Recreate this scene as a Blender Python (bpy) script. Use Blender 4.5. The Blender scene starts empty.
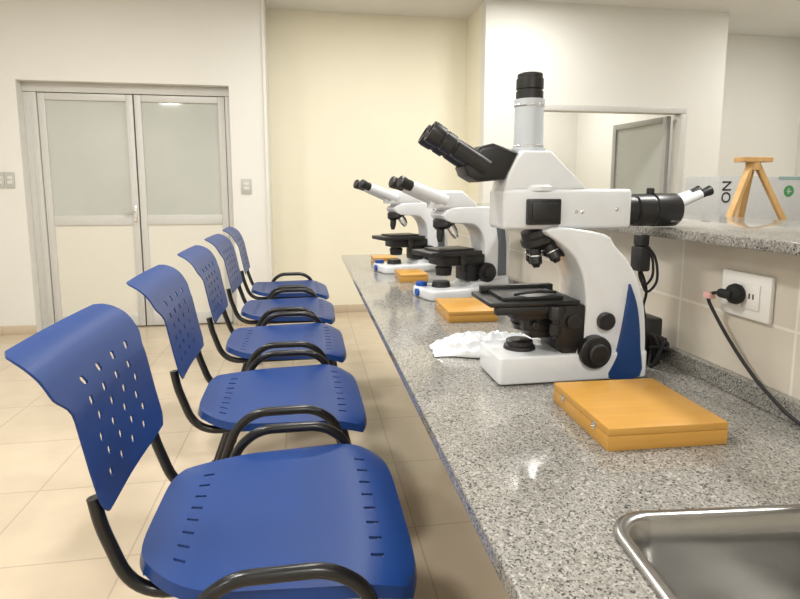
import bpy, bmesh, math, random
from mathutils import Vector, Matrix
import mathutils.noise as mn
random.seed(4)
SC=bpy.context.scene
COL=SC.collection
H=1.12

# ------------------------------------------------------------------ materials
def new_mat(name):
    m=bpy.data.materials.new(name);m.use_nodes=True
    nt=m.node_tree
    return m,nt,nt.nodes["Principled BSDF"]
def simple(name,col,rough=.5,metal=0,spec=.5,noise=0,nscale=40,bump=0,coat=0,trans=0,emit=None,es=0,alpha=1):
    m,nt,p=new_mat(name)
    p.inputs["Base Color"].default_value=(*col,1)
    p.inputs["Roughness"].default_value=rough
    p.inputs["Metallic"].default_value=metal
    p.inputs["Specular IOR Level"].default_value=spec
    p.inputs["Coat Weight"].default_value=coat
    p.inputs["Transmission Weight"].default_value=trans
    if emit:
        p.inputs["Emission Color"].default_value=(*emit,1);p.inputs["Emission Strength"].default_value=es
    if noise or bump:
        tc=nt.nodes.new("ShaderNodeTexCoord")
        n=nt.nodes.new("ShaderNodeTexNoise");n.inputs["Scale"].default_value=nscale;n.inputs["Detail"].default_value=4
        nt.links.new(tc.outputs["Object"],n.inputs["Vector"])
        if noise:
            r=nt.nodes.new("ShaderNodeValToRGB")
            r.color_ramp.elements[0].position=.3;r.color_ramp.elements[1].position=.7
            r.color_ramp.elements[0].color=(*[c*(1-noise) for c in col],1)
            r.color_ramp.elements[1].color=(*[min(1,c*(1+noise)) for c in col],1)
            nt.links.new(n.outputs["Fac"],r.inputs["Fac"]);nt.links.new(r.outputs["Color"],p.inputs["Base Color"])
        if bump:
            b=nt.nodes.new("ShaderNodeBump");b.inputs["Strength"].default_value=bump;b.inputs["Distance"].default_value=.002
            nt.links.new(n.outputs["Fac"],b.inputs["Height"]);nt.links.new(b.outputs["Normal"],p.inputs["Normal"])
    return m
M={}
M['wall_w']=simple("wall_offwhite",(.77,.76,.715),.75,noise=.01,nscale=3,bump=.05)
M['wall_c']=simple("wall_cream",(.85,.81,.66),.75,noise=.01,nscale=3,bump=.05)
M['ceil']=simple("ceiling_paint",(.74,.735,.705),.85,noise=.01,nscale=3)
M['blue']=simple("blue_plastic",(.005,.038,.180),.38,spec=.4,noise=.03,nscale=200,bump=.05)
M['black']=simple("black_gloss_metal",(.008,.008,.009),.28,spec=.5,noise=.02)
M['blackp']=simple("black_plastic",(.012,.012,.013),.38,spec=.5,noise=.05,nscale=100)
M['rubber']=simple("black_rubber",(.01,.01,.01),.7,noise=.05)
M['white']=simple("white_enamel",(.70,.72,.745),.25,spec=.5,noise=.01,coat=.2)
M['tubew']=simple("blue_grey_white_enamel",(.52,.56,.60),.22,spec=.5,noise=.01,coat=.3)
M['whitep']=simple("white_plastic",(.80,.79,.76),.4,noise=.01)
M['switchp']=simple("light_grey_switch_plastic",(.50,.50,.47),.4,noise=.01)
M['switchr']=simple("pale_rocker_plastic",(.68,.67,.63),.4,noise=.01)
M['mblue']=simple("navy_panel",(.006,.040,.16),.3,noise=.02)
M['grey']=simple("dark_grey_enamel",(.12,.135,.16),.35,noise=.03)
M['chrome']=simple("chrome_metal",(.75,.75,.76),.18,metal=1,noise=.02)
M['glass']=simple("lens_glass",(.15,.2,.3),.05,noise=.02,coat=1)
M['alu']=simple("grey_white_frame_enamel",(.60,.595,.57),.4,noise=.02)
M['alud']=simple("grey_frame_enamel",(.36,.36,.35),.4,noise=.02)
M['panel']=simple("cream_door_panel",(.73,.71,.63),.4,noise=.01)
M['frost']=simple("frosted_glass",(.50,.52,.485),.05,noise=.06,nscale=1.5,spec=.9)
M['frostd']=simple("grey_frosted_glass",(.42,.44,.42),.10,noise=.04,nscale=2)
M['bag']=simple("white_polythene",(.76,.78,.80),.2,noise=.05,nscale=20,coat=.4)
M['card']=simple("pale_grey_carton",(.46,.46,.45),.6,noise=.03)
M['teal']=simple("teal_print",(.25,.36,.35),.4,noise=.03)
M['green']=simple("green_print",(.05,.24,.08),.5,noise=.03)
M['ink']=simple("black_print",(.03,.03,.03),.6,noise=.02)
M['redlab']=simple("pink_tag_paper",(.75,.45,.42),.6,noise=.1)
M['lampe']=simple("luminaire_diffuser",(.9,.9,.9),.5,emit=(1,.97,.92),es=16,noise=.01)
M['bcap']=simple("blue_cap_plastic",(.01,.07,.36),.3,noise=.02)

def wood(name,c1,c2,scale=6,axis='X',rough=.4,coat=.1):
    m,nt,p=new_mat(name)
    tc=nt.nodes.new("ShaderNodeTexCoord");mp=nt.nodes.new("ShaderNodeMapping")
    mp.inputs["Scale"].default_value=(1,10,10) if axis=='X' else (10,10,1)
    n=nt.nodes.new("ShaderNodeTexNoise");n.inputs["Scale"].default_value=scale;n.inputs["Detail"].default_value=6;n.inputs["Distortion"].default_value=.6
    r=nt.nodes.new("ShaderNodeValToRGB");r.color_ramp.elements[0].position=.3;r.color_ramp.elements[1].position=.75
    r.color_ramp.elements[0].color=(*c1,1);r.color_ramp.elements[1].color=(*c2,1)
    nt.links.new(tc.outputs["Object"],mp.inputs["Vector"]);nt.links.new(mp.outputs["Vector"],n.inputs["Vector"])
    nt.links.new(n.outputs["Fac"],r.inputs["Fac"]);nt.links.new(r.outputs["Color"],p.inputs["Base Color"])
    p.inputs["Roughness"].default_value=rough;p.inputs["Coat Weight"].default_value=coat
    return m
M['wood']=wood("varnished_yellow_wood",(.50,.26,.050),(.56,.30,.062))
M['wood2']=wood("pale_stand_wood",(.46,.27,.095),(.56,.35,.14),axis='Z',rough=.6,coat=0)

def granite():
    m,nt,p=new_mat("polished_grey_granite")
    tc=nt.nodes.new("ShaderNodeTexCoord")
    v=nt.nodes.new("ShaderNodeTexVoronoi");v.inputs["Scale"].default_value=330
    v2=nt.nodes.new("ShaderNodeTexVoronoi");v2.inputs["Scale"].default_value=520
    n=nt.nodes.new("ShaderNodeTexNoise");n.inputs["Scale"].default_value=105;n.inputs["Detail"].default_value=6
    for q in (v,v2,n): nt.links.new(tc.outputs["Object"],q.inputs["Vector"])
    s1=nt.nodes.new("ShaderNodeSeparateColor");s2=nt.nodes.new("ShaderNodeSeparateColor")
    nt.links.new(v.outputs["Color"],s1.inputs[0]);nt.links.new(v2.outputs["Color"],s2.inputs[0])
    def ramp(els):
        r=nt.nodes.new("ShaderNodeValToRGB");r.color_ramp.interpolation='CONSTANT'
        cr=r.color_ramp
        cr.elements[0].position=els[0][0];cr.elements[0].color=(*els[0][1],1)
        cr.elements[1].position=els[1][0];cr.elements[1].color=(*els[1][1],1)
        for po,c in els[2:]:
            e=cr.elements.new(po);e.color=(*c,1)
        return r
    r1=ramp([(0,(.065,.063,.059)),(.11,(.155,.149,.136)),(.32,(.235,.226,.206)),(.62,(.300,.288,.262)),(.88,(.39,.376,.347))])
    r2=ramp([(0,(.045,.043,.041)),(.12,(.195,.187,.169)),(.45,(.272,.261,.237)),(.8,(.34,.328,.30))])
    nt.links.new(s1.outputs[0],r1.inputs[0]);nt.links.new(s2.outputs[1],r2.inputs[0])
    mx=nt.nodes.new("ShaderNodeMix");mx.data_type='RGBA'
    rr=nt.nodes.new("ShaderNodeValToRGB");rr.color_ramp.elements[0].position=.45;rr.color_ramp.elements[1].position=.55
    nt.links.new(n.outputs["Fac"],rr.inputs[0]);nt.links.new(rr.outputs[0],mx.inputs[0])
    nt.links.new(r1.outputs[0],mx.inputs[6]);nt.links.new(r2.outputs[0],mx.inputs[7])
    nt.links.new(mx.outputs[2],p.inputs["Base Color"])
    p.inputs["Roughness"].default_value=.11;p.inputs["Specular IOR Level"].default_value=.52
    return m
M['granite']=granite()

def tiles(name,c1,c2,mortar,w,h,rough,ax,off=0.0,shift=(0,0),ms=.004):
    m,nt,p=new_mat(name)
    tc=nt.nodes.new("ShaderNodeTexCoord");sx=nt.nodes.new("ShaderNodeSeparateXYZ");cx=nt.nodes.new("ShaderNodeCombineXYZ")
    nt.links.new(tc.outputs["Object"],sx.inputs[0])
    add1=nt.nodes.new("ShaderNodeMath");add1.inputs[1].default_value=shift[0]
    add2=nt.nodes.new("ShaderNodeMath");add2.inputs[1].default_value=shift[1]
    nt.links.new(sx.outputs[ax[0]],add1.inputs[0]);nt.links.new(sx.outputs[ax[1]],add2.inputs[0])
    nt.links.new(add1.outputs[0],cx.inputs[0]);nt.links.new(add2.outputs[0],cx.inputs[1])
    b=nt.nodes.new("ShaderNodeTexBrick");b.offset=off;b.squash=1
    b.inputs["Scale"].default_value=1;b.inputs["Brick Width"].default_value=w;b.inputs["Row Height"].default_value=h
    b.inputs["Mortar Size"].default_value=ms;b.inputs["Mortar Smooth"].default_value=.1
    b.inputs["Color1"].default_value=(*c1,1);b.inputs["Color2"].default_value=(*c2,1);b.inputs["Mortar"].default_value=(*mortar,1)
    nt.links.new(cx.outputs[0],b.inputs["Vector"])
    n=nt.nodes.new("ShaderNodeTexNoise");n.inputs["Scale"].default_value=7;n.inputs["Detail"].default_value=5
    nt.links.new(tc.outputs["Object"],n.inputs["Vector"])
    mr=nt.nodes.new("ShaderNodeMapRange");mr.inputs[3].default_value=.9;mr.inputs[4].default_value=1.08
    nt.links.new(n.outputs["Fac"],mr.inputs[0])
    mx=nt.nodes.new("ShaderNodeMix");mx.data_type='RGBA';mx.blend_type='MULTIPLY';mx.inputs[0].default_value=1
    nt.links.new(b.outputs["Color"],mx.inputs[6]);nt.links.new(mr.outputs[0],mx.inputs[7])
    nt.links.new(mx.outputs[2],p.inputs["Base Color"])
    bp=nt.nodes.new("ShaderNodeBump");bp.invert=True;bp.inputs["Strength"].default_value=.3;bp.inputs["Distance"].default_value=.002
    nt.links.new(b.outputs["Fac"],bp.inputs["Height"]);nt.links.new(bp.outputs["Normal"],p.inputs["Normal"])
    p.inputs["Roughness"].default_value=rough
    return m
M['floor']=tiles("glossy_beige_floor_tile",(.56,.465,.345),(.58,.485,.36),(.45,.37,.28),.45,.45,.11,(0,1),shift=(.12,.1),ms=.003)
M['wtile']=tiles("cream_wall_tile",(.61,.56,.475),(.64,.59,.505),(.74,.71,.64),.30,.155,.22,(1,2),shift=(.1,.05),ms=.0028)
M['steel']=simple("brushed_stainless_steel",(.44,.435,.42),.26,metal=1,noise=.05,nscale=30)

# ------------------------------------------------------------------ mesh helpers
def merge(bm,t,mi=0):
    for f in t.faces: f.material_index=mi
    me=bpy.data.meshes.new("tmp");t.to_mesh(me);t.free();bm.from_mesh(me);bpy.data.meshes.remove(me)
def box(bm,lo,hi,bev=0,mi=0,seg=2,mat=None):
    t=bmesh.new();bmesh.ops.create_cube(t,size=1)
    c=[(a+b)/2 for a,b in zip(lo,hi)];d=[abs(b-a) for a,b in zip(lo,hi)]
    for v in t.verts: v.co=Vector((v.co.x*d[0],v.co.y*d[1],v.co.z*d[2]))
    if bev: bmesh.ops.bevel(t,geom=t.edges[:],offset=min(bev,min(d)*.49),segments=seg,affect='EDGES',profile=.5)
    for v in t.verts: v.co+=Vector(c)
    if mat: bmesh.ops.transform(t,matrix=mat,verts=t.verts)
    merge(bm,t,mi)
def lathe(bm,prof,p0,axis,seg=28,mi=0):
    ax=Vector(axis).normalized();p0=Vector(p0)
    a=ax.orthogonal().normalized();b=ax.cross(a)
    t=bmesh.new();rings=[]
    for d,r in prof:
        rings.append([t.verts.new(p0+ax*d+(a*math.cos(2*math.pi*k/seg)+b*math.sin(2*math.pi*k/seg))*max(r,1e-5)) for k in range(seg)])
    for i in range(len(rings)-1):
        for k in range(seg):
            t.faces.new((rings[i][k],rings[i][(k+1)%seg],rings[i+1][(k+1)%seg],rings[i+1][k]))
    t.faces.new(rings[0][::-1]);t.faces.new(rings[-1])
    bmesh.ops.recalc_face_normals(t,faces=t.faces)
    merge(bm,t,mi)
def cyl(bm,p0,p1,r0,r1=None,seg=28,bev=.0015,mi=0):
    p0=Vector(p0);p1=Vector(p1);L=(p1-p0).length
    if r1 is None:r1=r0
    bev=min(bev,L*.3,r0*.5,r1*.5)
    lathe(bm,[(0,r0-bev),(bev,r0),(L-bev,r1),(L,r1-bev)],p0,p1-p0,seg,mi)
def smooth_path(pts,n=6):
    P=[Vector(p) for p in pts];out=[]
    for i in range(len(P)-1):
        a=P[max(i-1,0)];b=P[i];c=P[i+1];d=P[min(i+2,len(P)-1)]
        for k in range(n):
            t=k/n
            out.append(.5*((2*b)+(c-a)*t+(2*a-5*b+4*c-d)*t*t+(3*b-a-3*c+d)*t**3))
    out.append(P[-1]);return out
def fillet(pts,r,n=6):
    P=[Vector(p) for p in pts];out=[P[0]]
    for i in range(1,len(P)-1):
        a=(P[i-1]-P[i]);b=(P[i+1]-P[i]);rr=min(r,a.length*.48,b.length*.48)
        s=P[i]+a.normalized()*rr;e=P[i]+b.normalized()*rr
        for k in range(n+1):
            t=k/n;out.append((1-t)**2*s+2*t*(1-t)*P[i]+t*t*e)
    out.append(P[-1]);return out
def tube(bm,pts,r,seg=12,mi=0):
    P=[Vector(p) for p in pts];t=bmesh.new();rings=[]
    tan=(P[1]-P[0]).normalized();nrm=tan.orthogonal().normalized()
    for i,p in enumerate(P):
        if i==0:tn=(P[1]-P[0]).normalized()
        elif i==len(P)-1:tn=(P[-1]-P[-2]).normalized()
        else:tn=(P[i+1]-P[i-1]).normalized()
        nrm=(nrm-tn*nrm.dot(tn)).normalized();b=tn.cross(nrm)
        rings.append([t.verts.new(p+(nrm*math.cos(2*math.pi*k/seg)+b*math.sin(2*math.pi*k/seg))*r) for k in range(seg)])
    for i in range(len(rings)-1):
        for k in range(seg):
            t.faces.new((rings[i][k],rings[i][(k+1)%seg],rings[i+1][(k+1)%seg],rings[i+1][k]))
    t.faces.new(rings[0][::-1]);t.faces.new(rings[-1])
    bmesh.ops.recalc_face_normals(t,faces=t.faces)
    merge(bm,t,mi)
def prism(bm,pts,y0,y1,bev=0,mi=0,seg=3,plane='xz'):
    t=bmesh.new()
    def mk(p,d): return (p[0],d,p[1]) if plane=='xz' else (p[0],p[1],d)
    vs=[t.verts.new(mk(p,y0)) for p in pts]
    f=t.faces.new(vs)
    r=bmesh.ops.extrude_face_region(t,geom=[f])
    nv=[g for g in r['geom'] if isinstance(g,bmesh.types.BMVert)]
    for v in nv:
        if plane=='xz': v.co.y=y1
        else: v.co.z=y1
    bmesh.ops.recalc_face_normals(t,faces=t.faces)
    if bev:
        es=[e for e in t.edges if len(e.link_faces)==2 and any(len(q.verts)>4 for q in e.link_faces)]
        bmesh.ops.bevel(t,geom=es,offset=bev,segments=seg,affect='EDGES',profile=.5,clamp_overlap=True)
    merge(bm,t,mi)
def mkobj(bm,name,mats,parent=None,smooth=True,kind=None,label=None,ang=35):
    me=bpy.data.meshes.new(name);bm.to_mesh(me);bm.free()
    for m in (mats if isinstance(mats,(list,tuple)) else [mats]): me.materials.append(m)
    if smooth:
        me.polygons.foreach_set("use_smooth",[True]*len(me.polygons))
        me.set_sharp_from_angle(angle=math.radians(ang))
    o=bpy.data.objects.new(name,me);COL.objects.link(o)
    if parent:o.parent=parent
    if kind:o["kind"]=kind
    if label:o["label"]=label
    return o
def thing(name,label,cat,loc=(0,0,0),rz=0,group=None):
    e=bpy.data.objects.new(name,None);COL.objects.link(e);e.empty_display_size=.05
    e.location=loc;e.rotation_euler=(0,0,math.radians(rz));e["label"]=label;e["category"]=cat
    if group:e["group"]=group
    return e
def tag(o,label,cat,group=None):
    o["label"]=label;o["category"]=cat
    if group:o["group"]=group
def B(): return bmesh.new()

# ------------------------------------------------------------------ room shell
CZ=2.64
def wallbox(name,lo,hi,mat,kind="structure"):
    b=B();box(b,lo,hi);return mkobj(b,name,mat,smooth=False,kind=kind)
wallbox("floor",(-3.3,-2.1,-.1),(5.1,7.2,0),M['floor'])
wallbox("ceiling",(-3.3,-2.1,CZ),(5.1,7.2,CZ+.1),M['ceil'])
wallbox("wall_left",(-3.3,-2,0),(-3.2,4.67,CZ),M['wall_w'])
wallbox("wall_right",(5.0,-2,0),(5.1,5.1,CZ),M['wall_w'])
wallbox("wall_rear",(-3.3,-2.1,0),(5.1,-2,CZ),M['wall_w'])
def wall_open(name,x0,x1,y0,y1,ox0,ox1,oz,mat):
    b=B();box(b,(x0,y0,0),(ox0,y1,CZ));box(b,(ox1,y0,0),(x1,y1,CZ));box(b,(ox0,y0,oz),(ox1,y1,CZ))
    return mkobj(b,name,mat,smooth=False,kind="structure")
wall_open("wall_back",-3.2,-.315,4.67,4.9,-2.13,-.60,1.935,M['wall_w'])
wallbox("wall_door_backing",(-2.2,4.9,0),(-.315,5.05,CZ),M['wall_w'])
wallbox("wall_recess",(-.315,5.05,0),(1.44,5.15,CZ),M['wall_c'])
wallbox("wall_recess_side",(1.44,4.62,0),(1.52,7.0,CZ),M['wall_c'])
wall_open("wall_partition",1.44,3.62,4.5,4.62,1.72,3.27,1.83,M['wall_w'])
wallbox("wall_partition_side",(3.52,4.62,0),(3.62,7.0,CZ),M['wall_w'])
wallbox("wall_alcove",(3.62,5.1,0),(5.1,5.2,CZ),M['wall_w'])
wallbox("wall_far_room",(1.44,7.0,0),(3.62,7.1,CZ),M['wall_w'])
def skirt(name,lo,hi):
    b=B();box(b,lo,hi,.003);mkobj(b,name,M['floor'],kind="structure")
skirt("baseboard_back",(-3.2,4.66,0),(-2.13,4.67,.07))
skirt("baseboard_door",(-.60,4.66,0),(-.315,4.67,.07))
skirt("baseboard_recess",(-.315,5.04,0),(1.44,5.05,.07))
b=B();box(b,(-.335,4.655,0),(-.312,4.672,CZ),.004);mkobj(b,"trim_1",M['wall_w'],kind="structure")

# doors
def door_leaf(parent,x0,x1,y,ztop,glassmat,handle_side):
    t=.052
    b=B();z0=.01;mid0,mid1=.84,.92
    for lo,hi in (((x0,y,z0),(x0+t,y+.04,ztop)),((x1-t,y,z0),(x1,y+.04,ztop)),
                  ((x0+t,y,ztop-t),(x1-t,y+.04,ztop)),((x0+t,y,mid0),(x1-t,y+.04,mid1)),((x0+t,y,z0),(x1-t,y+.04,z0+.1))):
        box(b,lo,hi,.004)
    leaf=mkobj(b,"door_leaf",M['alu'],parent)
    b=B();box(b,(x0+t,y+.015,mid1),(x1-t,y+.025,ztop-t));mkobj(b,"glass_pane",glassmat,leaf,smooth=False)
    b=B();box(b,(x0+t,y+.01,z0+.1),(x1-t,y+.03,mid0));mkobj(b,"lower_panel",M['panel'],leaf,smooth=False)
    if handle_side:
        hx=x1-t/2 if handle_side>0 else x0+t/2
        b=B();box(b,(hx-.014,y-.008,.86),(hx+.014,y,1.0),.004)
        cyl(b,(hx,y,.95),(hx,y-.04,.95),.008);tube(b,fillet([(hx,y-.04,.95),(hx-.09,y-.04,.95)],.01),.007)
        cyl(b,(hx,y,.885),(hx,y-.012,.885),.008)
        mkobj(b,"handle",M['chrome'],leaf)
    return leaf
d1=bpy.data.objects.new("door_1",None);COL.objects.link(d1);d1["kind"]="structure"
b=B();Y0=4.76
box(b,(-2.08,Y0-.01,0),(-2.035,Y0+.06,1.863),.004);box(b,(-.645,Y0-.01,0),(-.60,Y0+.06,1.863),.004)
box(b,(-2.13,Y0-.01,1.865),(-.60,Y0+.06,1.935),.004);box(b,(-2.13,Y0,0),(-2.082,Y0+.06,1.863),.004)
mkobj(b,"door_frame",M['alu'],d1)
door_leaf(d1,-2.03,-1.345,Y0,1.86,M['frost'],1)
door_leaf(d1,-1.335,-.65,Y0,1.86,M['frost'],0)

d2=bpy.data.objects.new("door_2",None);COL.objects.link(d2);d2["kind"]="structure"
b=B()
box(b,(1.72,4.49,0),(1.76,4.60,1.778),.004);box(b,(3.22,4.49,0),(3.27,4.60,1.778),.004);box(b,(1.72,4.49,1.78),(3.27,4.60,1.83),.004)
mkobj(b,"door_frame",M['alu'],d2)
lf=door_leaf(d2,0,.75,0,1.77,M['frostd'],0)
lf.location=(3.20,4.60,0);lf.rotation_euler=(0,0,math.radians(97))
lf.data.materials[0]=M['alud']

# ------------------------------------------------------------------ granite worktop with sink hole
SR=math.radians(-5.5);SCX,SCY=.335,.570
def rot_s(p):
    x,y=p[0]-SCX,p[1]-SCY
    return (SCX+x*math.cos(SR)-y*math.sin(SR),SCY+x*math.sin(SR)+y*math.cos(SR))
def rrect(x0,y0,x1,y1,r,n=8):
    pts=[]
    for cx,cy,a in ((x1-r,y1-r,0),(x0+r,y1-r,90),(x0+r,y0+r,180),(x1-r,y0+r,270)):
        for k in range(n+1):
            t=math.radians(a+90*k/n);pts.append((cx+r*math.cos(t),cy+r*math.sin(t)))
    return pts
SX0,SY0,SX1,SY1=.337,.10,.715,.578
def slab_hole(name,outer,hole,z0,z1,mat):
    t=B()
    def loop(p):
        vs=[t.verts.new((x,y,z0)) for x,y in p]
        return [t.edges.new((vs[i],vs[(i+1)%len(vs)])) for i in range(len(vs))]
    es=loop(outer)+(loop(hole) if hole else [])
    bmesh.ops.triangle_fill(t,edges=es,use_beauty=True)
    r=bmesh.ops.extrude_face_region(t,geom=t.faces[:])
    for v in [g for g in r['geom'] if isinstance(g,bmesh.types.BMVert)]: v.co.z=z1
    bmesh.ops.recalc_face_normals(t,faces=t.faces)
    o=mkobj(t,name,mat,smooth=False)
    m=o.modifiers.new("edge","BEVEL");m.width=.003;m.segments=3;m.limit_method='ANGLE'
    return o
CX0,CX1,CY0,CY1=.193,.815,-.45,3.35
ct=slab_hole("worktop",[(CX0,CY0),(CX1,CY0),(CX1,CY1),(CX0,CY1)],[rot_s(p) for p in rrect(SX0+.012,SY0+.012,SX1-.012,SY1-.012,.04)],.706,.73,M['granite'])
tag(ct,"long polished speckled grey granite worktop along the tiled half wall","worktop")
b=B();box(b,(.795,CY0,.73),(.815,CY1,.768),.002);o=mkobj(b,"backsplash",M['granite'],smooth=False);tag(o,"low speckled grey granite upstand behind the worktop","backsplash")
b=B();box(b,(.815,CY0,0),(1.24,CY1,1.018));mkobj(b,"wall_half",M['wtile'],smooth=False,kind="structure")
b=B();box(b,(.742,CY0,1.019),(1.26,CY1,1.04),.003);o=mkobj(b,"raised_ledge",M['granite']);tag(o,"wide speckled grey granite ledge capping the tiled half wall","ledge")
b=B();box(b,(1.262,.4,.66),(2.7,3.3,.70),.003);o=mkobj(b,"rear_worktop",M['granite']);tag(o,"second granite worktop on the other side of the half wall","worktop")
b=B();box(b,(2.6,.45,0),(2.66,3.25,.66));mkobj(b,"wall_support",M['wall_w'],smooth=False,kind="structure")

# sink
snk=thing("sink","stainless steel sink basin set into the granite worktop","sink",(0,0,0))
b=B();n=8
rings=[(0,.734,.052),(.003,.7365,.050),(.008,.7375,.047),(.013,.7365,.044),(.017,.733,.04),(.022,.70,.040),(.028,.60,.040),(.036,.565,.040),(.055,.545,.04),(.10,.538,.035)]
rv=[]
for ins,z,r in rings:
    rv.append([b.verts.new((*rot_s(p),z)) for p in rrect(SX0+ins,SY0+ins,SX1-ins,SY1-ins,r,n)])
rv.insert(0,[b.verts.new((*rot_s(p),.7305)) for p in rrect(SX0,SY0,SX1,SY1,.052,n)])
for i in range(len(rv)-1):
    L=len(rv[0])
    for k in range(L): b.faces.new((rv[i][k],rv[i][(k+1)%L],rv[i+1][(k+1)%L],rv[i+1][k]))
b.faces.new(rv[-1]);bmesh.ops.recalc_face_normals(b,faces=b.faces)
mkobj(b,"basin",M['steel'],snk,ang=60)
sxc,syc=rot_s(((SX0+SX1)/2,(SY0+SY1)/2))
b=B();lathe(b,[(0,.038),(.003,.036),(.003,.02),(.001,.018)],(sxc,syc,.537),(0,0,1));mkobj(b,"drain",M['chrome'],snk)
b=B();tube(b,[(sxc,syc,.537),(sxc,syc,0)],.022);mkobj(b,"drain_pipe",M['whitep'],snk)

# ------------------------------------------------------------------ chair
def shell(fn,us,vs,holes,thick,name,mat,parent):
    t=B();g={}
    for i,u in enumerate(us):
        for j,v in enumerate(vs): g[i,j]=t.verts.new(fn(u,v))
    for i in range(len(us)-1):
        for j in range(len(vs)-1):
            cu=(us[i]+us[i+1])/2;cv=(vs[j]+vs[j+1])/2
            if any(h[0]<cu<h[1] and h[2]<cv<h[3] for h in holes): continue
            t.faces.new((g[i,j],g[i+1,j],g[i+1,j+1],g[i,j+1]))
    bmesh.ops.recalc_face_normals(t,faces=t.faces)
    lv=[v for v in t.verts if not v.link_faces]
    for v in lv:t.verts.remove(v)
    o=mkobj(t,name,mat,parent,ang=50)
    m=o.modifiers.new("thick","SOLIDIFY");m.thickness=thick;m.offset=0
    m=o.modifiers.new("split","EDGE_SPLIT");m.split_angle=math.radians(48)
    return o
def lines(lo,hi,n,holes_edges):
    L=set(round(lo+(hi-lo)*k/n,4) for k in range(n+1))
    for e in holes_edges:
        e=round(e,4)
        L={x for x in L if abs(x-e)>.012 or x in (lo,hi)};L.add(e)
    for e in holes_edges:L.add(round(e,4))
    return sorted(L)
def make_chair(loc):
    ch=thing("chair","blue slotted plastic chair on a black tubular steel frame","chair",loc,group="blue chairs along the worktop")
    holes=[]
    for k in range(8):
        v=-.70+k*1.40/7
        holes.append((-.76,-.67,v-.017,v+.017))
        holes.append((.67,.77,v-.017,v+.017))
    ue=[e for h in holes for e in h[:2]];ve=[e for h in holes for e in h[2:]]
    us=[-1.05]+lines(-1,1,24,ue)+[1.05];vs=[-1.05]+lines(-1,1,24,ve)+[1.05]
    def fs(u,v):
        U=max(-1,min(1,u));V=max(-1,min(1,v));ou=U!=u;ov=V!=v
        hw=.235+.02*(U+1)-.050*(max(0,-U-.3)/.7)**2
        x=U*.252*(1-.09*abs(V)**5)
        y=V*hw*(1-.10*abs(U)**6)
        z=.455-.012*(1-V*V)*(1-U*U)
        if U>.55:z-=(U-.55)**2*.14
        if U<-.5:z+=(-.5-U)**2*.05
        if ou or ov:
            z-=.020
            if ou:x+=.004*(1 if U>0 else -1)
            if ov:y+=.004*(1 if V>0 else -1)
        return (x,y,z)
    shell(fs,us,vs,holes,.005,"seat",M['blue'],ch)
    holes=[]
    for r in range(6):
        for c in range(4):
            u=-.57+c*.355+(.09 if r%2 else -.0);v=.16+r*.108
            holes.append((u-.040,u+.040,v-.018,v+.018))
            holes.append((u-.028,u+.028,v-.025,v+.025))
    ue=[e for h in holes for e in h[:2]];ve=[e for h in holes for e in h[2:]]
    us=lines(-1,1,20,ue);vs=lines(0,1,40,ve)
    def sm(a,b_,x):
        t=max(0,min(1,(x-a)/(b_-a)));return t*t*(3-2*t)
    def fb(u,v):
        hw=.196+.027*sm(.62,.74,v)
        k=max(0,(v-.84)/.16)
        hw*=1-.17*(1-math.sqrt(max(0,1-k*k)))
        hw*=1-.10*max(0,(.12-v)/.12)**2
        # rolled-back crest
        q=max(0,(v-.80)/.20)
        z=.565+.315*min(v,.80)+ .063*math.sin(q*1.25)/1.25*1.0
        z+=.012*max(0,(.3-v)/.3)*abs(u)**3
        x=-.292-.052*v-.045*max(0,(v-.58)/.42)**1.4-.030*(1-math.cos(q*1.25))/(1-math.cos(1.25))+.012*u*u*(1-v*.6)
        return (x,u*hw,z)
    shell(fb,us,vs,holes,.004,"backrest",M['blue'],ch)
    for sgn in (-1,1):
        y=.170*sgn
        b=B();tube(b,fillet([(-.306,y,.600),(-.298,y,.55),(-.252,y,.412),(.16,y,.414)],.08,8),.0115)
        mkobj(b,"back_support",M['black'],ch)
    for sgn in (-1,1):
        y=.283*sgn
        b=B();tube(b,fillet([(-.29,y,.012),(-.125,y,.462),(-.07,y,.503),(.09,y,.503),(.15,y,.462),(.26,y,.012)],.05,8),.0125)
        lg=mkobj(b,"leg_frame",M['black'],ch)
        for x0,x1 in ((-.296,-.286),(.262,.258)):
            b=B();cyl(b,(x0,y,0),(x1,y,.03),.016);mkobj(b,"foot_cap",M['rubber'],lg)
    for x in (-.135,.156):
        b=B();tube(b,[(x,-.283,.423),(x,.283,.423)],.010);mkobj(b,"crossbar",M['black'],ch)
    return ch
ch0=make_chair((-.066,1.13,0))
def copy_thing(src,loc,rz):
    e=src.copy();COL.objects.link(e);e.location=loc;e.rotation_euler=(0,0,math.radians(rz))
    def rec(s,d):
        for c in list(s.children):
            if c is e:continue
            k=c.copy();k.parent=d;COL.objects.link(k);rec(c,k)
    rec(src,e);return e
for y,dx,rz in ((1.815,-.012,1),(2.50,-.026,0),(3.18,-.040,-1),(3.86,-.054,1.5)):
    copy_thing(ch0,(-.08+dx,y,0),rz)

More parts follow.
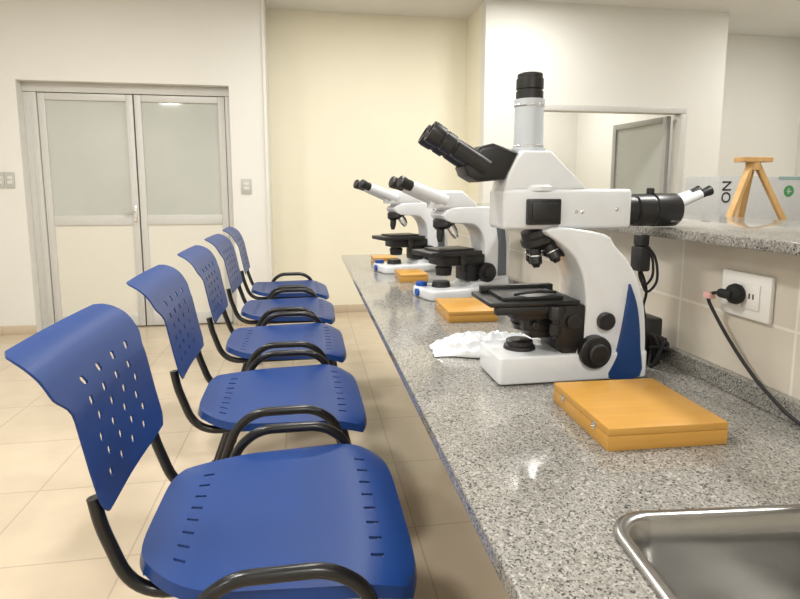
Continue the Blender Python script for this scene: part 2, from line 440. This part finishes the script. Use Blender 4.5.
# ------------------------------------------------------------------ large microscope
mx,my=.54,1.085
mic=thing("microscope","large white trinocular microscope with black eyepieces and navy side panel","microscope",(mx,my,.7305))
def W(x,z,k=.975):
    return (x*k-mx,(H+(z-H)*k)-.73)
def W3(x,y,z):
    a,c_=W(x,z);return (a,y,c_)
def sp2(pts,n=3): return [(p.x,p.z) for p in smooth_path([(W(*q)[0],0,W(*q)[1]) for q in pts],n)]
b=B();base=rrect(W(.376,0)[0],-.066,W(.708,0)[0],.066,.010,5)
prism(b,base,.002,.059,.005,plane='xy')
base_o=mkobj(b,"base",M['white'],mic)
for xx in (-.14,.12):
    for yy in (-.05,.05):
        b=B();cyl(b,(xx,yy,.0),(xx,yy,.004),.012);mkobj(b,"foot",M['rubber'],base_o)
arm_pts=[(.706,.745),(.706,.80),(.699,.87),(.683,.925),(.658,.97),(.625,1.005),(.60,1.03),(.50,1.045),(.472,1.035),(.498,1.016),(.530,.989),(.550,.957),(.561,.92),(.565,.88),(.561,.84),(.552,.80),(.535,.745)]
b=B();prism(b,sp2(arm_pts),-.058,.058,.012)
arm=mkobj(b,"arm",M['white'],mic)
for s0,s1 in ((-.0675,-.055),(.055,.0675)):
    b=B();bp=[(.658,.925),(.674,.885),(.683,.84),(.688,.79),(.690,.726),(.618,.726),(.634,.77),(.646,.83),(.653,.88)]
    prism(b,sp2(bp),s0,s1,.002)
    mkobj(b,"side_panel",M['mblue'],arm)
for sg in (-1,1):
    b=B();p=W3(.583,sg*.056,.785)
    lathe(b,[(0,.02),(.004,.034),(.018,.034),(.021,.031),(.022,.021),(.032,.021),(.035,.018)],p,(0,sg,0),32)
    mkobj(b,"focus_knob",M['blackp'],mic)
for sg in (-1,1):
    b=B();p=W3(.608,sg*.056,.848);lathe(b,[(0,.018),(.012,.0185),(.014,.016)],p,(0,sg,0),28)
    mkobj(b,"adjustment_dial",M['blackp'],mic)
b=B();x0,z0=W(.385,1.040);x1,z1=W(.665,1.122)
box(b,(x0,-.046,z0),(x1,.046,z1),.008,seg=3)
hb=mkobj(b,"illuminator_body",M['white'],mic)
b=B();xa,za=W(.432,1.050);xb,zb=W(.503,1.102);box(b,(xa,-.058,za),(xb,-.044,zb),.003)
box(b,(xa+.008,-.061,za+.008),(xb-.008,-.054,zb-.008),.002)
mkobj(b,"filter_slider",M['blackp'],hb)
for q in ((.54,1.075),(.554,1.075),(.63,1.08)):
    b=B();xx,zz=W(*q);cyl(b,(xx,-.045,zz),(xx,-.0485,zz),.004);mkobj(b,"screw",M['chrome'],hb)
b=B();p=W3(.66,0,1.0765)
lathe(b,[(0,.030),(.003,.0325),(.028,.0325),(.03,.030),(.034,.030),(.036,.034),(.070,.0345),(.072,.032),(.076,.032),(.078,.0355),(.128,.0355),(.132,.033)],p,(1,0,0),36)
lamp=mkobj(b,"lamp_housing",M['blackp'],mic)
b=B();q=W3(.735,0,1.108);cyl(b,q,(q[0],q[1],q[2]+.016),.008);mkobj(b,"lamp_screw",M['blackp'],lamp)
b=B();hp=[(.388,1.12),(.395,1.15),(.412,1.185),(.425,1.198),(.485,1.198),(.52,1.165),(.560,1.128),(.562,1.12)]
prism(b,[W(*q) for q in hp],-.042,.042,.010)
c0=W3(.465,0,1.118);lathe(b,[(0,.05),(.008,.05),(.012,.046)],c0,(0,0,1),36)
oh=mkobj(b,"observation_head",M['white'],mic)
b=B();p=W3(.452,0,1.194);lathe(b,[(0,.034),(.010,.034),(.012,.0295),(.094,.0285),(.095,.030),(.106,.030)],p,(0,0,1),32)
tb=mkobj(b,"camera_tube",M['tubew'],mic)
for dz in (.012,.092):
    b=B();lathe(b,[(0,.0298),(.001,.0308),(.003,.0308),(.004,.0298)],(p[0],p[1],p[2]+dz),(0,0,1),32);mkobj(b,"tube_ring",M['chrome'],tb)
b=B();p=W3(.452,0,1.298);lathe(b,[(0,.0255),(.002,.0270),(.020,.0270),(.021,.0245),(.024,.0245),(.025,.027),(.044,.027),(.045,.0250),(.053,.0250),(.055,.0235),(.055,.018)],p,(0,0,1),32)
mkobj(b,"tube_cap",M['blackp'],tb)
b=B();bp=[(.418,1.195),(.39,1.14),(.335,1.135),(.312,1.148),(.305,1.165),(.335,1.205),(.365,1.212)]
prism(b,[W(*q) for q in bp],-.040,.040,.009)
box(b,(W(.40,0)[0],-.03,W(0,1.145)[1]),(W(.425,0)[0],.03,W(0,1.19)[1]),.004)
bn=mkobj(b,"binocular_body",M['blackp'],mic)
d=Vector((-.122,0,.076)).normalized()
for sg in (-1,1):
    b=B();p=Vector(W3(.352,sg*.029,1.163))
    lathe(b,[(0,.019),(.02,.0195),(.072,.0185),(.074,.0165),(.078,.0165),(.080,.0205),(.098,.0205),(.100,.019),(.104,.019),(.106,.0215),(.124,.0225),(.132,.021),(.132,.015),(.126,.014)],p,d,30)
    e=mkobj(b,"eyepiece",M['blackp'],bn)
    b=B();lathe(b,[(0,.0145),(.002,.0145)],p+d*.1262,d,24);mkobj(b,"eye_lens",M['glass'],e)
b=B();c=Vector(W3(.478,0,1.040));ax=Vector((.34,0,-.94)).normalized()
lathe(b,[(0,.036),(.012,.037),(.016,.042),(.028,.042),(.036,.034),(.042,.026)],c,ax,32)
ns=mkobj(b,"nosepiece",M['blackp'],mic)
for k in range(5):
    a=2*math.pi*k/5+.3
    t1=ax.orthogonal().normalized();t2=ax.cross(t1)
    rad=t1*math.cos(a)+t2*math.sin(a)
    dd=(ax*1+rad*.35).normalized()
    b=B();lathe(b,[(0,.011),(.004,.0125),(.018,.0125),(.02,.0115),(.022,.0115),(.024,.0125),(.038,.0120),(.040,.009),(.046,.006)],c+ax*.030+rad*.022,dd,22,mi=0)
    lathe(b,[(0,.0127),(.0025,.0127)],c+ax*.030+rad*.022+dd*.021,dd,22,mi=1)
    mkobj(b,"objective",[M['blackp'],M['chrome']],ns)
# stage
b=B();zs=W(0,.884)[1];xs0=W(.356,0)[0];xs1=W(.550,0)[0]
box(b,(xs0,-.062,zs),(xs1,.070,zs+.010),.003)
box(b,(xs0+.03,-.05,zs+.010),(xs1-.03,.045,zs+.018),.002)
box(b,(xs0+.015,.045,zs+.010),(xs1-.01,.062,zs+.026),.002)
box(b,(xs0+.012,-.064,zs-.016),(xs1-.03,-.045,zs),.003)
tube(b,smooth_path([(xs0+.06,-.03,zs+.020),(xs0+.10,-.045,zs+.027),(xs0+.15,-.03,zs+.022)]),.003)
st=mkobj(b,"stage",M['blackp'],mic)
b=B();zb_=W(0,.772)[1]
box(b,(xs1-.048,-.060,zb_+.018),(xs1+.014,.060,zs),.006)
box(b,(xs1-.032,-.056,zb_+.002),(xs1+.006,.056,zb_+.03),.004)
box(b,(xs0+.05,-.056,zs-.028),(xs1-.03,.056,zs),.004)
box(b,(xs1-.110,-.040,zs-.056),(xs1-.040,.040,zs-.02),.005)
box(b,(xs1-.090,-.030,zs-.074),(xs1-.040,.030,zs-.05),.004)
mkobj(b,"stage_carrier",M['blackp'],mic)
b=B();cyl(b,(xs1-.015,-.058,zs-.034),(xs1-.015,-.070,zs-.034),.015)
mkobj(b,"stage_lock",M['blackp'],mic)
b=B();lathe(b,[(0,.012),(.004,.014),(.026,.014),(.028,.009),(.034,.009),(.036,.012),(.056,.012),(.060,.006),(.066,.006)],(xs1-.054,-.066,zs),(0,0,-1),24)
mkobj(b,"stage_knob",M['blackp'],st)
b=B();cxx=W(.445,0)[0]
lathe(b,[(0,.026),(.012,.029),(.014,.024),(.034,.024)],(cxx+.012,0,zs-.058),(0,0,1),28)
cyl(b,(cxx+.012,-.025,zs-.04),(cxx+.012,-.058,zs-.04),.007)
mkobj(b,"condenser",M['blackp'],mic)
b=B();lathe(b,[(0,.034),(.008,.032),(.010,.028),(.018,.028),(.020,.024)],(cxx,0,.058),(0,0,1),32);mkobj(b,"field_lens",M['blackp'],base_o)

# ------------------------------------------------------------------ smaller microscopes
def make_mic2(label,loc,rz,group):
    m=thing("microscope",label,"microscope",loc,rz,group)
    def V(x,z): return (x-.57,z-.73)
    b=B();prism(b,rrect(-.17,-.085,.18,.085,.035,6),0,.038,.008,plane='xy')
    prism(b,[(.0,.03),(.02,.055),(.17,.060),(.175,.03)],-.062,.062,.008)
    bo=mkobj(b,"base",M['white'],m)
    b=B();ap=[(.745,.75),(.755,.82),(.752,.92),(.742,.985),(.720,1.03),(.68,1.055),(.60,1.06),(.50,1.055),(.465,1.03),(.50,1.003),(.585,.998),(.620,.975),(.638,.94),(.643,.90),(.640,.83),(.622,.79),(.585,.76)]
    prism(b,[(p.x,p.z) for p in smooth_path([(V(*q)[0],0,V(*q)[1]) for q in ap],3)],-.050,.050,.014)
    ar=mkobj(b,"arm",M['white'],m)
    sp_=[(.700,.80),(.738,.80),(.736,.92),(.726,.985),(.702,1.022),(.668,1.030),(.690,.985),(.700,.93)]
    for y0,y1 in ((-.0525,-.047),(.047,.0525)):
        b=B();prism(b,[V(*k) for k in sp_],y0,y1,.001);mkobj(b,"side_panel",M['grey'],ar)
    b=B();prism(b,[V(*k) for k in ((.445,1.055),(.448,1.09),(.475,1.118),(.545,1.118),(.61,1.07),(.61,1.055))],-.048,.048,.013)
    lathe(b,[(0,.048),(.012,.048)],(V(.52,0)[0],0,V(0,1.048)[1]),(0,0,1),30)
    hd=mkobj(b,"observation_head",M['white'],m)
    dd=Vector((-.90,0,.34)).normalized()
    for sg in (-1,1):
        b=B();p=Vector((V(.48,0)[0],sg*.034,V(0,1.082)[1]))
        lathe(b,[(0,.023),(.03,.023),(.142,.019),(.144,.017)],p,dd,26)
        tb_=mkobj(b,"eyepiece_tube",M['white'],hd)
        b=B();lathe(b,[(0,.0165),(.004,.019),(.026,.019),(.030,.021),(.046,.022),(.050,.018),(.050,.013)],p+dd*.143,dd,26)
        mkobj(b,"eyepiece",M['blackp'],tb_)
    b=B();c=Vector((V(.49,0)[0],0,V(0,1.02)[1]));ax=Vector((.3,0,-.95)).normalized()
    lathe(b,[(0,.038),(.022,.044),(.036,.036)],c,ax,26)
    ns_=mkobj(b,"nosepiece",M['blackp'],m)
    for k in range(4):
        a=2*math.pi*k/4+.5;t1=ax.orthogonal().normalized();t2=ax.cross(t1);rad=t1*math.cos(a)+t2*math.sin(a)
        d_=(ax+rad*.45).normalized();b=B()
        lathe(b,[(0,.014),(.038,.014),(.058,.008)],c+ax*.025+rad*.021,d_,18);mkobj(b,"objective",M['chrome'] if k%2 else M['blackp'],ns_)
    b=B();box(b,(-.17,-.075,.155),(.045,.075,.172),.003);box(b,(-.13,-.06,.17),(.02,.05,.180),.002);box(b,(-.11,-.055,.118),(.07,.055,.157),.006)
    box(b,(.0,-.044,.055),(.070,.044,.15),.008);lathe(b,[(0,.013),(.03,.013),(.034,.009),(.06,.009)],(-.03,-.06,.157),(0,0,-1),18)
    mkobj(b,"stage",M['blackp'],m)
    b=B();lathe(b,[(0,.028),(.03,.032),(.032,.026),(.05,.026)],(-.075,0,.080),(0,0,1),24);mkobj(b,"condenser",M['blackp'],m)
    b=B();lathe(b,[(0,.036),(.022,.031)],(-.085,0,.036),(0,0,1),26);mkobj(b,"field_lens",M['blackp'],bo)
    for sg in (-1,1):
        b=B();lathe(b,[(0,.03),(.004,.036),(.02,.036),(.022,.023),(.04,.023),(.042,.018)],(.075,sg*.048,.088),(0,sg,0),28)
        mkobj(b,"focus_knob",M['blackp'],m)
    b=B();cyl(b,(-.166,.02,.020),(-.178,.02,.020),.014);mkobj(b,"dimmer_dial",M['bcap'],bo)
    b=B();lathe(b,[(0,.022),(.012,.022),(.016,.018)],(-.140,.050,.037),(0,0,1),24);mkobj(b,"blue_filter_ring",M['bcap'],bo)
    return m
m2=make_mic2("white binocular microscope with black stage and dark grey rear strip",(.558,1.99,.73),16,"binocular microscopes")
m3=copy_thing(m2,(.486,2.66,.73),17);m3["label"]="white binocular microscope beside a wooden case near the worktop end"
m4=copy_thing(m2,(1.445,2.20,.70),180);m4["label"]="white binocular microscope behind the granite ledge with black eyepieces"

# ------------------------------------------------------------------ wooden cases
def case(label,loc,rz,sx,sy,h):
    c=thing("wooden_case",label,"wooden box",loc,rz,"wooden microscope accessory cases")
    b=B();box(b,(-sx/2,-sy/2,0),(sx/2,sy/2,h*.66),.0015);mkobj(b,"case_body",M['wood'],c)
    b=B();box(b,(-sx/2,-sy/2,h*.665),(sx/2,sy/2,h),.0015);ld=mkobj(b,"case_lid",M['wood'],c)
    for y in (-sy*.28,sy*.28):
        b=B()
        box(b,(-sx/2-.002,y-.005,h*.48),(-sx/2+.001,y+.005,h*.80),.001)
        cyl(b,(-sx/2-.001,y,h*.58),(-sx/2-.003,y,h*.58),.002)
        mkobj(b,"clasp",M['chrome'],ld)
    return c
case("flat varnished yellow wooden case with metal clasps beside the large microscope",(.537,.828,.73),-2,.196,.205,.036)
case("flat varnished yellow wooden case standing before a smaller microscope",(.480,1.66,.73),-2,.15,.21,.034)
case("small varnished yellow wooden case at the foot of a microscope",(.44,2.38,.73),0,.12,.17,.034)
case("small varnished yellow wooden case near the worktop end",(.40,2.96,.73),0,.13,.15,.034)

# ------------------------------------------------------------------ plastic bag
t=B();bmesh.ops.create_grid(t,x_segments=80,y_segments=44,size=1)
for v in t.verts:
    u,w=v.co.x,v.co.y
    x=u*.15+.014*mn.noise(Vector((u*1.5,w*1.5,1)));y=w*.065*(1-.20*abs(u))+.012*mn.noise(Vector((u*2,w*2,5)))
    e=(1-abs(u)**4)*(1-abs(w)**4)
    f1=abs(mn.noise(Vector((u*1.3+w*1.8,w*2.2-u*.7,3))))
    f2=abs(mn.noise(Vector((u*3.5-w*1.2,w*3.0+u*1.7,9))))
    f3=abs(mn.noise(Vector((u*7,w*5+u*3,4))))
    z=.003+e*(.026+.020*(1-f1*2.6)-.024*f2-.012*f3)
    v.co=Vector((x,y,max(z,.002)))
o=mkobj(t,"plastic_bag",M['bag'],ang=25)
o.location=(.436,1.262,.73);o.rotation_euler=(0,0,math.radians(-8));s_=o.modifiers.new("s","SOLIDIFY");s_.thickness=.001
tag(o,"crumpled white polythene cover lying beside the microscope base","plastic bag")

# ------------------------------------------------------------------ outlet, plug, cables
ot=thing("wall_socket","white double wall socket plate on the cream tiled half wall","wall socket",(.815,.908,.924))
b=B();box(b,(-.010,-.060,-.043),(0,.060,.043),.004);pl=mkobj(b,"socket_plate",M['whitep'],ot)
for yy in (-.02,.024):
    b=B();box(b,(-.013,yy-.018,-.024),(-.009,yy+.018,.024),.002);sm_=mkobj(b,"socket_module",M['whitep'],pl)
    for s_y in (-1,1):
        b=B();box(b,(-.0136,yy+s_y*.0045-.0015,-.004),(-.0128,yy+s_y*.0045+.0015,.006));mkobj(b,"socket_slot",M['ink'],sm_)
pg=thing("power_plug","black mains plug with cable pushed into the wall socket","plug",(.800,.918,.921))
b=B();lathe(b,[(0,.018),(.006,.020),(.014,.018),(.020,.012)],(.001,.0,.004),(-1,0,0),24)
box(b,(-.026,-.008,-.006),(-.012,.026,.011),.005)
mkobj(b,"plug_body",M['rubber'],pg)
b=B();tube(b,smooth_path([(-.020,.022,.003),(-.024,.040,-.002),(-.023,.048,-.014),(-.018,.040,-.035),(-.016,.0,-.078),(-.014,-.05,-.122),(-.014,-.10,-.153),(-.018,-.17,-.178),(-.03,-.30,-.1865),(-.035,-.42,-.187)],8),.0033,10)
mkobj(b,"plug_cable",M['rubber'],pg)
b=B();box(b,(-.031,.036,-.012),(-.017,.054,.000),.001);mkobj(b,"cable_tag",M['redlab'],pg)

ad=thing("power_adapter","black plug-in power adapter hanging on its cable beneath the lamp housing","power adapter",(.712,1.10,.945))
b=B();box(b,(-.014,-.018,.0),(.014,.018,.055),.005)
box(b,(-.011,-.015,.055),(.011,.015,.080),.004);mkobj(b,"adapter_body",M['blackp'],ad)
b=B();tube(b,smooth_path([(0,0,.004),(.012,.0,-.02),(.022,.005,-.05),(.020,.01,-.08),(.030,.02,-.10),(.040,.03,-.112)],8),.0030)
tube(b,smooth_path([(0,-.016,.05),(.016,-.018,.03),(.020,-.016,-.01),(.006,-.010,-.03),(-.004,-.006,-.01),(0,0,.004)],8),.0028)
tube(b,smooth_path([(0,-.014,.06),(.022,-.020,.03),(.030,-.018,-.02),(.012,-.012,-.045),(.0,-.008,-.02),(0,0,.004)],8),.0028)
mkobj(b,"adapter_cable",M['rubber'],ad)
ad2=thing("power_supply","black power supply brick with bundled cable against the granite upstand","power supply",(.762,1.135,.73))
b=B();box(b,(-.026,-.028,.0),(.020,.028,.105),.006);mkobj(b,"power_supply_body",M['blackp'],ad2)
b=B()
for k in range(8):
    r=.036-.0022*k
    tube(b,[(.006*math.cos(a*2+k)+.0035*k-.018,-.052+.40*r*math.cos(a+.3*k)-.0025*(k%4),.040+r*math.sin(a)) for a in [2*math.pi*i/24 for i in range(25)]],.0030)
tube(b,smooth_path([(-.012,-.03,.04),(-.014,-.064,.05),(.010,-.066,.045),(.012,-.03,.04)],6),.004)
mkobj(b,"coiled_cable",M['rubber'],ad2)

# ------------------------------------------------------------------ items on the far side
tr=thing("wooden_tripod","small pale wooden tripod stand behind the granite ledge","tripod",(1.465,1.66,.70))
b=B();box(b,(-.056,-.022,.512),(.056,.022,.528),.0015);cyl(b,(0,0,.485),(0,0,.512),.022);mkobj(b,"tripod_head",M['wood2'],tr,smooth=False)
for a,k_ in ((197,.27),(343,.27),(72,.16)):
    dx,dy=math.cos(math.radians(a)),math.sin(math.radians(a))
    b=B();p0=Vector((dx*.012,dy*.012,.505));p1=Vector((dx*k_,dy*k_,.003))
    rot=(p1-p0).to_track_quat('Z','Y').to_matrix().to_4x4();L=(p1-p0).length
    box(b,(-.010,-.008,0),(.010,.008,L),.001,mat=Matrix.Translation(p0)@rot)
    mkobj(b,"tripod_leg",M['wood2'],tr,smooth=False)
bx=thing("carton","pale grey cardboard carton with black lettering and a round green emblem","box",(2.15,2.44,.70))
b=B();box(b,(-.27,-.12,0),(.36,.12,.485),.002);cb=mkobj(b,"carton_body",M['card'],bx)
b=B();box(b,(.04,-.1215,.468),(.33,-.1195,.483));mkobj(b,"printed_band",M['teal'],cb)
def text(s,size,parent,loc,rot,mat,name):
    cu=bpy.data.curves.new("t",'FONT');cu.body=s;cu.size=size;cu.extrude=.0006;cu.align_x='CENTER';cu.align_y='CENTER';cu.offset=.0005
    to=bpy.data.objects.new("t",cu);COL.objects.link(to);bpy.context.view_layer.update()
    me=bpy.data.meshes.new_from_object(to.evaluated_get(bpy.context.evaluated_depsgraph_get()))
    bpy.data.objects.remove(to);me.materials.clear();me.materials.append(mat)
    o=bpy.data.objects.new(name,me);COL.objects.link(o);o.parent=parent;o.location=loc;o.rotation_euler=rot;return o
text("NO",.066,cb,(-.235,-.1215,.412),(math.radians(90),math.radians(90),0),M['ink'],"printed_lettering")
b=B();lathe(b,[(0,.027),(.0015,.027)],(.100,-.12,.415),(0,-1,0),28);mkobj(b,"green_emblem",M['green'],cb)
b=B();box(b,(.094,-.1222,.402),(.101,-.121,.428));box(b,(.088,-.1222,.411),(.112,-.121,.417));mkobj(b,"emblem_mark",M['card'],cb,smooth=False)

# ------------------------------------------------------------------ wall switches
def plate(name,label,cat,x,z,w,h,mods):
    e=thing(name,label,cat,(x,4.67,z))
    b=B();box(b,(-w/2,-.010,-h/2),(w/2,0,h/2),.003);p=mkobj(b,"switch_plate",M['switchp'],e)
    for k in range(mods):
        b=B();zz=(k-(mods-1)/2)*.034
        box(b,(-w*.28,-.014,zz-.013),(w*.28,-.009,zz+.013),.002)
        mkobj(b,"rocker",M['switchr'],p)
    return e
plate("light_switch","grey-white wall switch plate beside the double door","light switch",-.49,1.15,.08,.12,2)
plate("light_switch","grey-white switch plate paired with another on the wall","light switch",-2.222,1.195,.062,.12,2)
plate("light_switch","grey-white switch plate paired with another on the wall","light switch",-2.292,1.195,.062,.12,2)

# ------------------------------------------------------------------ lamps
def lum(x,y,power,z=CZ,size=.24):
    e=thing("ceiling_light","round white recessed ceiling light","ceiling light",(x,y,z),group="recessed ceiling lights")
    b=B();lathe(b,[(0,size/2+.015),(.006,size/2+.013),(.010,size/2)],(0,0,0),(0,0,-1),36);mkobj(b,"light_ring",M['whitep'],e)
    b=B();lathe(b,[(0,size/2-.002),(.002,size/2-.004)],(0,0,-.010),(0,0,-1),36);mkobj(b,"light_diffuser",M['lampe'],e)
    l=bpy.data.lights.new("ceiling_lamp",'AREA');l.shape='DISK';l.size=size;l.energy=power*.77;l.color=(1,.978,.935)
    o=bpy.data.objects.new("ceiling_lamp",l);COL.objects.link(o);o.location=(x,y,z-.02)
lum(1.68,3.81,20)
lum(.45,3.75,17,size=.3)  # added lamp, out of view, to brighten the cream recess wall
lum(-1.6,3.0,26,size=.4)
lum(-1.0,1.1,42,size=.4)
lum(-2.29,-.67,32,size=.34)
lum(1.7,1.2,42)
lum(.1,2.2,32)
lum(.4,-1.0,46,size=.4)
lum(4.2,3.6,28)
lum(2.5,6.1,34)

w=bpy.data.worlds.new("World");SC.world=w;w.use_nodes=True
w.node_tree.nodes["Background"].inputs[0].default_value=(.9,.92,1,1);w.node_tree.nodes["Background"].inputs[1].default_value=.3

# ------------------------------------------------------------------ camera
cam=bpy.data.cameras.new("Camera");co=bpy.data.objects.new("Camera",cam);COL.objects.link(co)
sp,cp,s,c=.1286,.9917,.1622,.9868
F_=Vector((s*cp,c*cp,-sp)).normalized();R_=Vector((c,-s,0)).normalized();U_=R_.cross(F_)
mt=Matrix((( R_.x,U_.x,-F_.x,0),(R_.y,U_.y,-F_.y,0),(R_.z,U_.z,-F_.z,H),(0,0,0,1)))
co.matrix_world=mt
cam.sensor_fit='HORIZONTAL';cam.sensor_width=36;cam.lens=555/800*36;cam.shift_y=-37.5/800;cam.clip_start=.01
SC.camera=co
SC.view_settings.view_transform='Standard'
SC.view_settings.exposure=0
